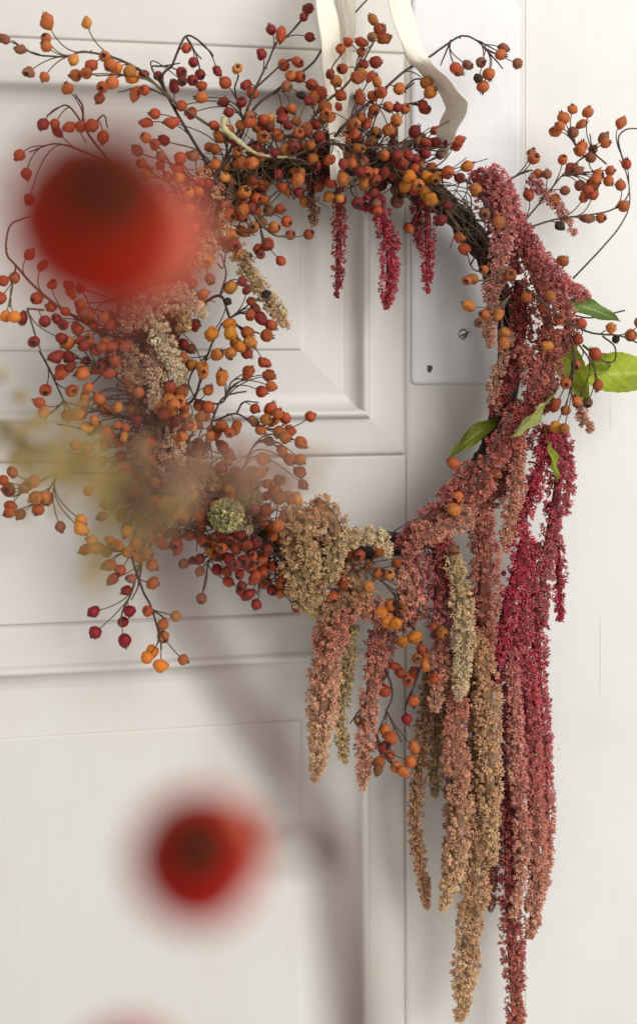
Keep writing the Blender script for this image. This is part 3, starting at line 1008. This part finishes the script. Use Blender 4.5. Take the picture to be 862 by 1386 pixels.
# right shoulder
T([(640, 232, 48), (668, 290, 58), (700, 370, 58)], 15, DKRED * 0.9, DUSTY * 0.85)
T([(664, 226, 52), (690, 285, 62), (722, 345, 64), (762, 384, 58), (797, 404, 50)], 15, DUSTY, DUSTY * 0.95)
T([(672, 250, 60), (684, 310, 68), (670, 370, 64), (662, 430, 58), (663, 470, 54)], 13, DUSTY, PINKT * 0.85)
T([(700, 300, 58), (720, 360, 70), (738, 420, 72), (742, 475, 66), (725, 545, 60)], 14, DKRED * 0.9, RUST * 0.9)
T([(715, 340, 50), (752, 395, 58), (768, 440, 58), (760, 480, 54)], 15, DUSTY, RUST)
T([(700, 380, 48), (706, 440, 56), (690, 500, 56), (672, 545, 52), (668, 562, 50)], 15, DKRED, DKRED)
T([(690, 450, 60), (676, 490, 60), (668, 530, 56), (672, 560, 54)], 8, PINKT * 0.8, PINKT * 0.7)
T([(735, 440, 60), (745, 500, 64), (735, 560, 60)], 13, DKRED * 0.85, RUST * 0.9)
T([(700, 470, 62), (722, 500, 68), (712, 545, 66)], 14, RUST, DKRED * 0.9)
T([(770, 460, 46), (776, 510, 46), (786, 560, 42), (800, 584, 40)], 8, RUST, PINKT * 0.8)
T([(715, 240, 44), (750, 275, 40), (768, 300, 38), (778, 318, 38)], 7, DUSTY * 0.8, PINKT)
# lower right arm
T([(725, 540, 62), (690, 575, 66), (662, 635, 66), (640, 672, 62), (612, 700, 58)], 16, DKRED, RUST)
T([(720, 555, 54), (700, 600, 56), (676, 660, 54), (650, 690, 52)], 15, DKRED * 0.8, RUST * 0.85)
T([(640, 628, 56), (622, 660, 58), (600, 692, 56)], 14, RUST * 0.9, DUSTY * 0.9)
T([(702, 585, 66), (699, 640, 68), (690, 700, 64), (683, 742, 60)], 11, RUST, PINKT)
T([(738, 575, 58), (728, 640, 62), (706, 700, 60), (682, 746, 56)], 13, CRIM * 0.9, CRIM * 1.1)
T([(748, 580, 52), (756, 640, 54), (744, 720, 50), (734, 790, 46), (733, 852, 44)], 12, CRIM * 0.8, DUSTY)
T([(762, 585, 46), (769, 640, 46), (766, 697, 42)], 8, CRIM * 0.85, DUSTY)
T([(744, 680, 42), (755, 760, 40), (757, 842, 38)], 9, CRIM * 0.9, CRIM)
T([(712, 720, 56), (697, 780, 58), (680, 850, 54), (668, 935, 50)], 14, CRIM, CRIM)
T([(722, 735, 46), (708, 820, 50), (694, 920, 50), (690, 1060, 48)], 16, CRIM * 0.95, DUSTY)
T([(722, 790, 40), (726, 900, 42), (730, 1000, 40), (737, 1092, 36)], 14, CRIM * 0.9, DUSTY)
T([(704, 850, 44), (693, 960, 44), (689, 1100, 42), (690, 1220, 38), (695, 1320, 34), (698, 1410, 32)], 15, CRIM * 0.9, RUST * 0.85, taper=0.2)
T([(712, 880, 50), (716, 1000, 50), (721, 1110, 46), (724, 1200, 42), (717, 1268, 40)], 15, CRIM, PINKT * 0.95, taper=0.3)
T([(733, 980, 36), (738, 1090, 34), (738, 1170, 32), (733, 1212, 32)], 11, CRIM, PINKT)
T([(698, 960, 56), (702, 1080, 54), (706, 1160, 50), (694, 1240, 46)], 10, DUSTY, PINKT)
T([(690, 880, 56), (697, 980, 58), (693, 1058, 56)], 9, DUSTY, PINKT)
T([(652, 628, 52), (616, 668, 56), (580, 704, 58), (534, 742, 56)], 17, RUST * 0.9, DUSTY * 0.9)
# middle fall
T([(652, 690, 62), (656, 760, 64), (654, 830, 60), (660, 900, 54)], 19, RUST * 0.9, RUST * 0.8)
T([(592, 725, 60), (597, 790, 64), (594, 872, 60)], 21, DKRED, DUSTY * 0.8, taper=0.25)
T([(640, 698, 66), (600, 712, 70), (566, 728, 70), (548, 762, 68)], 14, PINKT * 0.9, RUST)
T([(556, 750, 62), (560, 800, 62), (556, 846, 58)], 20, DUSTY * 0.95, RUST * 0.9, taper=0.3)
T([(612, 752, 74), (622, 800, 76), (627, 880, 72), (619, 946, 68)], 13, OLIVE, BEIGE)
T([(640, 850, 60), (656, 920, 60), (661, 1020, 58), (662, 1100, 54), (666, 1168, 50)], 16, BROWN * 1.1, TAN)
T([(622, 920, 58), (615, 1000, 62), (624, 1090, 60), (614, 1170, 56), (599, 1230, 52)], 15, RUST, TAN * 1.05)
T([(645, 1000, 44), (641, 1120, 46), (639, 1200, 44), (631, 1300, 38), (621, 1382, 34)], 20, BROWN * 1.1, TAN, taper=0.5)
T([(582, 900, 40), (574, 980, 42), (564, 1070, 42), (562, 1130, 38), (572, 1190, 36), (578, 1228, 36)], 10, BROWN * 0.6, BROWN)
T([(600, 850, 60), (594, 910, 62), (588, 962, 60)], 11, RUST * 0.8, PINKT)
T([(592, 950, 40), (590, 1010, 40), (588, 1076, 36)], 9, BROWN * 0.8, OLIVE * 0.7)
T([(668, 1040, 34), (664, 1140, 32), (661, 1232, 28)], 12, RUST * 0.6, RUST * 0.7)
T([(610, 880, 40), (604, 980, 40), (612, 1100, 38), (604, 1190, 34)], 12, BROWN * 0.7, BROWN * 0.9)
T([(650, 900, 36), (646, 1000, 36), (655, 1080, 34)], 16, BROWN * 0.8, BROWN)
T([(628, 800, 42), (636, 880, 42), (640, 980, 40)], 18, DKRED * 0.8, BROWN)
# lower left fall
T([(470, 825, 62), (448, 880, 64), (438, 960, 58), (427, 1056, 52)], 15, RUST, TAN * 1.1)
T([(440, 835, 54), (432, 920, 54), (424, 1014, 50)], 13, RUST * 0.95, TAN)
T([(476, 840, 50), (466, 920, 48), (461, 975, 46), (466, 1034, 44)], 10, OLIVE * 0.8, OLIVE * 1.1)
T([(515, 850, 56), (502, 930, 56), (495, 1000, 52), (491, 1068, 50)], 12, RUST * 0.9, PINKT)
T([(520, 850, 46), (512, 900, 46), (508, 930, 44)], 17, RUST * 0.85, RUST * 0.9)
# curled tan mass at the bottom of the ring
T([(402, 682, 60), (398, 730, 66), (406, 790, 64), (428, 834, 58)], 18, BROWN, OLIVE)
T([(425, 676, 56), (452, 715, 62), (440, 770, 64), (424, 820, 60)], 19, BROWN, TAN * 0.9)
T([(420, 690, 70), (416, 740, 76), (428, 780, 74)], 14, BROWN * 1.1, OLIVE)
T([(444, 782, 70), (458, 740, 76), (490, 724, 76), (514, 732, 70), (526, 754, 62)], 12, OLIVE, BEIGE)
T([(430, 830, 58), (470, 812, 62), (520, 830, 60), (548, 850, 56)], 19, BROWN, RUST)
T([(462, 760, 58), (480, 790, 62), (490, 830, 60)], 20, BROWN * 0.85, BROWN)
T([(540, 770, 66), (556, 800, 70), (548, 838, 68)], 15, PINKT * 0.8, RUST)
# left side, short tan pieces
T([(312, 325, 52), (342, 375, 58), (368, 412, 56), (391, 441, 52)], 12, OLIVE * 0.9, TAN)
T([(188, 405, 58), (214, 448, 64), (234, 490, 62), (243, 520, 58)], 12, BEIGE * 0.8, BEIGE)
T([(206, 468, 56), (212, 510, 60), (207, 552, 58)], 10, PINKT, BEIGE)
T([(165, 440, 56), (215, 405, 64), (250, 405, 64), (277, 428, 60)], 16, PINKT * 0.9, BEIGE)
T([(160, 470, 50), (185, 500, 56), (195, 520, 54)], 18, BROWN, TAN * 0.8)
T([(300, 300, 44), (285, 340, 50), (255, 362, 48)], 13, TAN, BEIGE)
T([(212, 590, 48), (226, 625, 54), (262, 650, 54)], 15, PINKT * 0.8, TAN * 0.8)
T([(225, 555, 48), (232, 590, 54), (246, 630, 54)], 12, PINKT * 0.9, BEIGE * 0.8)
T([(250, 630, 50), (290, 648, 56), (335, 650, 54)], 15, BROWN, OLIVE * 0.9)
T([(180, 380, 44), (196, 360, 44), (230, 340, 42)], 15, RUST * 0.8, TAN * 0.8)

for k in range(26):
    a = rng.uniform(0.64 * math.pi, 1.36 * math.pi)
    kk = rng.normal(1.02, 0.06)
    u0, v0 = 448 + 240 * kk * math.cos(a), 478 - 262 * kk * math.sin(a)
    du, dv, ln = rng.normal(0, 0.7), rng.uniform(0.3, 1), rng.uniform(28, 60)
    h0 = rng.uniform(40, 58)
    T([(u0, v0, h0), (u0 + du * ln * 0.5, v0 + dv * ln * 0.5, h0 + 4), (u0 + du * ln * 0.8, v0 + dv * ln, h0)], rng.uniform(6, 10), [BROWN, PINKT, RUST][k % 3] * 0.9, [BEIGE, TAN, OLIVE][k % 3])
# pale green seed head
for (u, v, h, rpx) in ((307, 698, 78, 19), (338, 676, 60, 12)):
    mb = MB()
    c = P(u, v, h)
    n = 620
    d = unit(rng.normal(0, 1, (n, 3)))
    R = rpx * 0.0005
    pos = c + d * R * rng.uniform(0.8, 1.05, (n, 1))
    base = lin(186, 176, 122)
    col = base * rng.lognormal(0, 0.25, (n, 1))
    florets(mb, pos, d + rng.normal(0, 0.4, (n, 3)), rng.uniform(0.0008, 0.0014, n), np.clip(col, 0, 0.85))
    a = unit(rng.normal(0, 1, (160, 3)))
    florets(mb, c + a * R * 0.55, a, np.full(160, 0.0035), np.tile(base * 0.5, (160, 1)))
    tube(mb, [c + np.array([0.004, 0.004, 0.002]), c + np.array([0.012, 0.03, 0.008])], 0.0012, 6, 0, base * 0.5)
    obj('seed_head', mb.mesh('seed_head', [M_FLORET]), wreath)

# pale curled tendril
mb = MB()
cur = spline([P(304, 160, 66), P(303, 172, 70), P(312, 182, 72), P(322, 190, 72), P(334, 200, 70), P(346, 207, 68), P(362, 211, 62), P(400, 214, 58)], 50)
tube(mb, cur, np.linspace(0.0022, 0.0008, 50) * (1 + 0.15 * np.sin(np.arange(50) * 0.9)), 8)
obj('tendril', mb.mesh('tendril', [M_PALE], True), wreath)

# loose dark twig ends
for pts in ([(560, 112, 50), (545, 124, 50), (560, 108, 52), (575, 108, 52)], [(845, 420, 40), (800, 430, 46), (770, 425, 50)]):
    mb = MB()
    tube(mb, spline([P(*p) for p in pts], 20), 0.0006, 5)
    obj('twig', mb.mesh('twig', [M_STEM], True), wreath)


# ---------------- leaves
def leaf(base, tip, hwpx, bend, roll, green, droop=0.0):
    b0, t0 = P(*base), P(*tip)
    ax = t0 - b0
    L = np.linalg.norm(ax)
    ax /= L
    nrm = np.array([0, -1.0, 0])
    side = unit(np.cross(ax, nrm))
    nrm = np.cross(side, ax)
    ca, sa = math.cos(roll), math.sin(roll)
    side, nrm = side * ca + nrm * sa, nrm * ca - side * sa
    nu, nv = 26, 14
    v, col = [], []
    W = hwpx * 0.00051
    for i in range(nu + 1):
        s = i / nu
        wd = W * (math.sin(math.pi * min(s ** 0.8, 1)) ** 0.85) * (1 - 0.25 * s) * 1.15 if 0 < s < 1 else 0.0002
        c = b0 + ax * L * s + nrm * (bend * L * math.sin(math.pi * s)) + np.array([0, 0, -droop * L * s * s])
        for j in range(nv + 1):
            q_ = (j / nv) * 2 - 1
            vein = math.sin((s * 9 - abs(q_) * 1.6) * 2 * math.pi)
            edge = 1 + 0.02 * math.sin(s * 60)
            p = c + side * q_ * wd * edge + nrm * (0.28 * abs(q_) * wd + 0.00035 * vein * (1 - q_ * q_) + 0.0014 * math.sin(s * 13 + q_ * 3) * abs(q_) + 0.1 * L * s * s * s)
            v.append(p)
            g = green * (1 + 0.10 * vein)
            if abs(q_) < 0.09:
                g = green * 0.6 + lin(190, 196, 120) * 0.45
            sp = math.sin(s * 23 + q_ * 7) * math.sin(s * 11 - q_ * 13)
            if sp > 0.72 or s > 0.94:
                g = g * 0.55 + lin(140, 110, 60) * 0.4
            col.append(g * (1 + 0.22 * math.sin(s * 5 + q_ * 2)))
    k = nv + 1
    q = [(i * k + j, i * k + j + 1, (i + 1) * k + j + 1, (i + 1) * k + j) for i in range(nu) for j in range(nv)]
    mb = MB()
    mb.add(v, None, q, 0, np.clip(np.array(col), 0, 1))
    tube(mb, [b0 - ax * 0.012 + np.array([0, 0.006, 0]), b0, b0 + ax * L * 0.3 + nrm * bend * L * 0.8], [0.0009, 0.0008, 0.0004], 6, 0, green * 0.8)
    obj('leaf', mb.mesh('leaf', [M_LEAF], True), wreath)


LG, DG, PG = lin(152, 170, 46), lin(92, 118, 56), lin(160, 168, 98)
leaf((785, 508, 44), (900, 506, 40), 27, 0.05, 0.25, LG)
leaf((752, 452, 50), (797, 545, 46), 19, 0.05, -0.5, LG * 0.8)
leaf((762, 408, 50), (834, 437, 44), 12, 0.10, 0.3, DG * 1.15)
leaf((738, 546, 74), (686, 589, 78), 11, 0.06, 0.55, PG)
leaf((672, 568, 44), (607, 624, 46), 11, 0.10, -0.6, LG * 0.5)
leaf((742, 600, 66), (749, 652, 66), 8, 0.05, 0.6, LG * 0.85)
leaf((806, 482, 50), (822, 500, 46), 12, 0.05, 0.2, LG * 0.8)

# ------------------------------------------------------------------ ribbon
ribbon = thing('ribbon', 'cream cotton ribbon looped over the top of the wreath', 'ribbon', tuple(P(460, 205, 45)))


def strand(rows):
    A = spline([P(*a) for a, b in rows], 10 * len(rows))
    B = spline([P(*b) for a, b in rows], 10 * len(rows))
    n, k = len(A), 15
    v = []
    for i in range(n):
        for j in range(k):
            s = j / (k - 1)
            p = A[i] * (1 - s) + B[i] * s
            p = p + np.array([0, -1, 0]) * 0.0012 * math.sin(math.pi * s) + np.array([0, 1, 0]) * (0.0006 * math.sin(s * 4 + i * 0.07) + 0.00018 * math.sin(s * 15 - i * 0.21)) + np.array([0.0004, 0, 0.0002]) * math.sin(i * 0.33 + (0 if s < 0.5 else 2))
            v.append(p)
    q = [(i * k + j, i * k + j + 1, (i + 1) * k + j + 1, (i + 1) * k + j) for i in range(n - 1) for j in range(k - 1)]
    mb = MB()
    mb.add(v, None, q)
    o = obj('strand', mb.mesh('strand', [M_RIB], True), ribbon)
    md = o.modifiers.new('thickness', 'SOLIDIFY')
    md.thickness = 0.0004


strand([((484, -150, 30), (502, -150, 28)), ((450, -70, 46), (476, -70, 40)), ((428, -12, 50), (452, -12, 42)), ((430, 20, 54), (456, 20, 42)), ((434, 60, 52), (461, 58, 38)), ((437, 100, 46), (463, 104, 34)), ((441, 140, 42), (467, 143, 38)), ((444, 178, 50), (468, 180, 50)), ((447, 205, 64), (466, 206, 64)), ((446, 235, 62), (464, 234, 62)), ((448, 255, 40), (463, 252, 40))])
strand([((488, -150, 26), (504, -150, 24)), ((468, -70, 34), (492, -70, 34)), ((455, -12, 34), (482, -12, 38)), ((458, 30, 30), (481, 30, 36)), ((459, 70, 28), (477, 70, 34)), ((455, 110, 28), (475, 115, 32)), ((449, 150, 28), (470, 155, 30)), ((448, 200, 26), (468, 200, 26))])
strand([((490, -150, 32), (508, -150, 30)), ((508, -70, 58), (538, -70, 52)), ((520, -15, 66), (551, -15, 60)), ((530, 20, 68), (559, 18, 60)), ((541, 56, 66), (568, 48, 54)), ((553, 82, 56), (577, 74, 60)), ((566, 97, 50), (588, 87, 70)), ((582, 114, 48), (606, 106, 80)), ((597, 130, 50), (622, 125, 86)), ((603, 144, 50), (632, 139, 86)), ((600, 156, 44), (632, 149, 80)), ((594, 170, 38), (625, 165, 72)), ((591, 186, 38), (616, 184, 66)), ((594, 200, 40), (610, 199, 58)), ((600, 214, 44), (606, 212, 50))])

# ------------------------------------------------------------------ out-of-focus sprigs close to the lens
branch = thing('rosehip_branch', 'out-of-focus branch with big red hips in the foreground', 'branch', tuple(Q(482, 1500, 0.165)))
M_BR = plain('branch_bark', lin(88, 48, 38), 0.7, 300.0, 0.6)
M_BIG = hip_mat('big_red_hip', lin(166, 14, 8), 0.1, 0.5, 0.05, 0.08)
M_BIGLIT = hip_mat('big_hip_lit_rim', lin(216, 104, 84), 0.1, 0.4)  # salmon colour stands in for light on the big hips' right side
M_BIGC = plain('big_hip_sepals', lin(92, 40, 26), 0.95)
M_BIGC.node_tree.nodes['Principled BSDF'].inputs['Specular IOR Level'].default_value = 0.05


def fstem(pts, r0, r1):
    mb = MB()
    c = spline([Q(*p) for p in pts], 40)
    tube(mb, c, np.linspace(r0, r1, 40), 8)
    obj('stem', mb.mesh('stem', [M_BR], True), branch)


fstem([(486, 1560, 0.165), (478, 1386, 0.168), (470, 1304, 0.170), (459, 1225, 0.171), (450, 1150, 0.172), (395, 1055, 0.174), (318, 940, 0.176), (250, 830, 0.172), (205, 660, 0.165), (165, 470, 0.155), (145, 380, 0.15)], 0.0027, 0.0012)
fstem([(458, 1175, 0.171), (450, 1146, 0.172), (436, 1122, 0.172)], 0.0030, 0.0026)
fstem([(450, 1146, 0.172), (400, 1152, 0.170), (340, 1150, 0.167), (300, 1155, 0.166)], 0.0010, 0.0009)
fstem([(484, 1480, 0.166), (380, 1470, 0.166), (250, 1450, 0.166)], 0.0010, 0.0009)


def big_hip(u, v, d, rad, ax, mat):
    src = HIPMB['round', 0]
    va, ta, tma, qa, qma = np.concatenate(src.v), np.concatenate(src.t), np.concatenate(src.tm), np.concatenate(src.q), np.concatenate(src.qm)
    tma = np.where((va[ta][:, :, 2] > 0.9).all(1), 1, tma)
    qma = np.where((va[qa][:, :, 2] > 0.72).all(1), 1, qma)
    c = Q(u, v, d)
    m_ = Matrix.Translation(Vector(c)) @ Vector(ax).to_track_quat('Z', 'Y').to_matrix().to_4x4() @ Matrix.Diagonal((rad, rad, rad * 1.08, 1))
    m_ = np.array(m_)
    mb = MB()
    vv = va.copy()
    mb.add(vv @ m_[:3, :3].T + m_[:3, 3], ta, qa, 0)
    mb.tm[-1] = tma
    mb.qm[-1] = qma
    o = obj('rosehip', mb.mesh('rosehip', [mat, M_BIGC], True), branch)
    return o


axc = lambda r, u, f: tuple(r * RIGHT + u * UP + f * FWD)
big_hip(132, 300, 0.150, 0.0108, axc(0.27, 0.36, -0.9), M_BIG)
big_hip(166, 318, 0.172, 0.0106, axc(0.6, -0.3, 0.5), M_BIGLIT)  # added body behind the upper hip, painted as its lit rim
big_hip(265, 1162, 0.166, 0.0082, axc(0.16, 0.55, -0.85), M_BIG)
big_hip(286, 1152, 0.190, 0.0078, axc(0.7, 0.3, 0.4), M_BIGLIT)  # added body again, the lower hip's lit rim in colour
big_hip(170, 1474, 0.166, 0.0074, axc(-0.2, 0.5, -0.8), M_BIG)

sprig = thing('flower_sprig', 'blurred yellow-green flower sprig close to the lens at left', 'flower', tuple(Q(-40, 560, 0.46)))
M_SPRIG = vcol_mat('sprig_florets', 0.7, 0.3)
mb = MB()
ctrl = [Q(-60, 545, 0.45), Q(20, 590, 0.40), Q(90, 625, 0.35), Q(150, 670, 0.31), Q(195, 725, 0.29)]
sp_ = spline(ctrl, 50)
YG = lin(188, 164, 104)
MV = lin(182, 144, 120)
tube(mb, sp_, np.linspace(0.0011, 0.0006, 50), 6, 0, np.tile(YG * 0.5, (50, 1)))
sp2 = spline([Q(150, 670, 0.31), Q(215, 655, 0.30), Q(290, 640, 0.30), Q(350, 640, 0.30), Q(400, 645, 0.30)], 40)
tube(mb, sp2, np.linspace(0.0008, 0.0004, 40), 6, 0, np.tile(MV * 0.6, (40, 1)))
obj('stem', mb.mesh('stem', [M_SPRIG], True), sprig)


def blossoms(line, lo, n, spread, cr, base, cl=26):
    mb = MB()
    for k in range(n):
        i = int(rng.integers(lo, len(line)))
        c = line[i] + rng.normal(0, 1, 3) * np.array(spread)
        d = unit(rng.normal(0, 1, (cl, 3)))
        pos = c + d * rng.uniform(0.3, 1, (cl, 1)) * cr
        florets(mb, pos, d, rng.uniform(0.0006, 0.0011, cl), np.clip(base * rng.lognormal(0, 0.2, (cl, 1)), 0, 0.8))
        tube(mb, [line[max(i - 3, 0)], c], 0.0002, 4, 0, base * 0.6)
    fl = obj('blossom', mb.mesh('blossom', [M_SPRIG]), sprig)
    fl['kind'] = 'stuff'


blossoms(sp_, 3, 88, (0.0068, 0.010, 0.0064), 0.0017, YG)
blossoms(sp2, 6, 46, (0.006, 0.009, 0.0045), 0.0013, MV, 14)
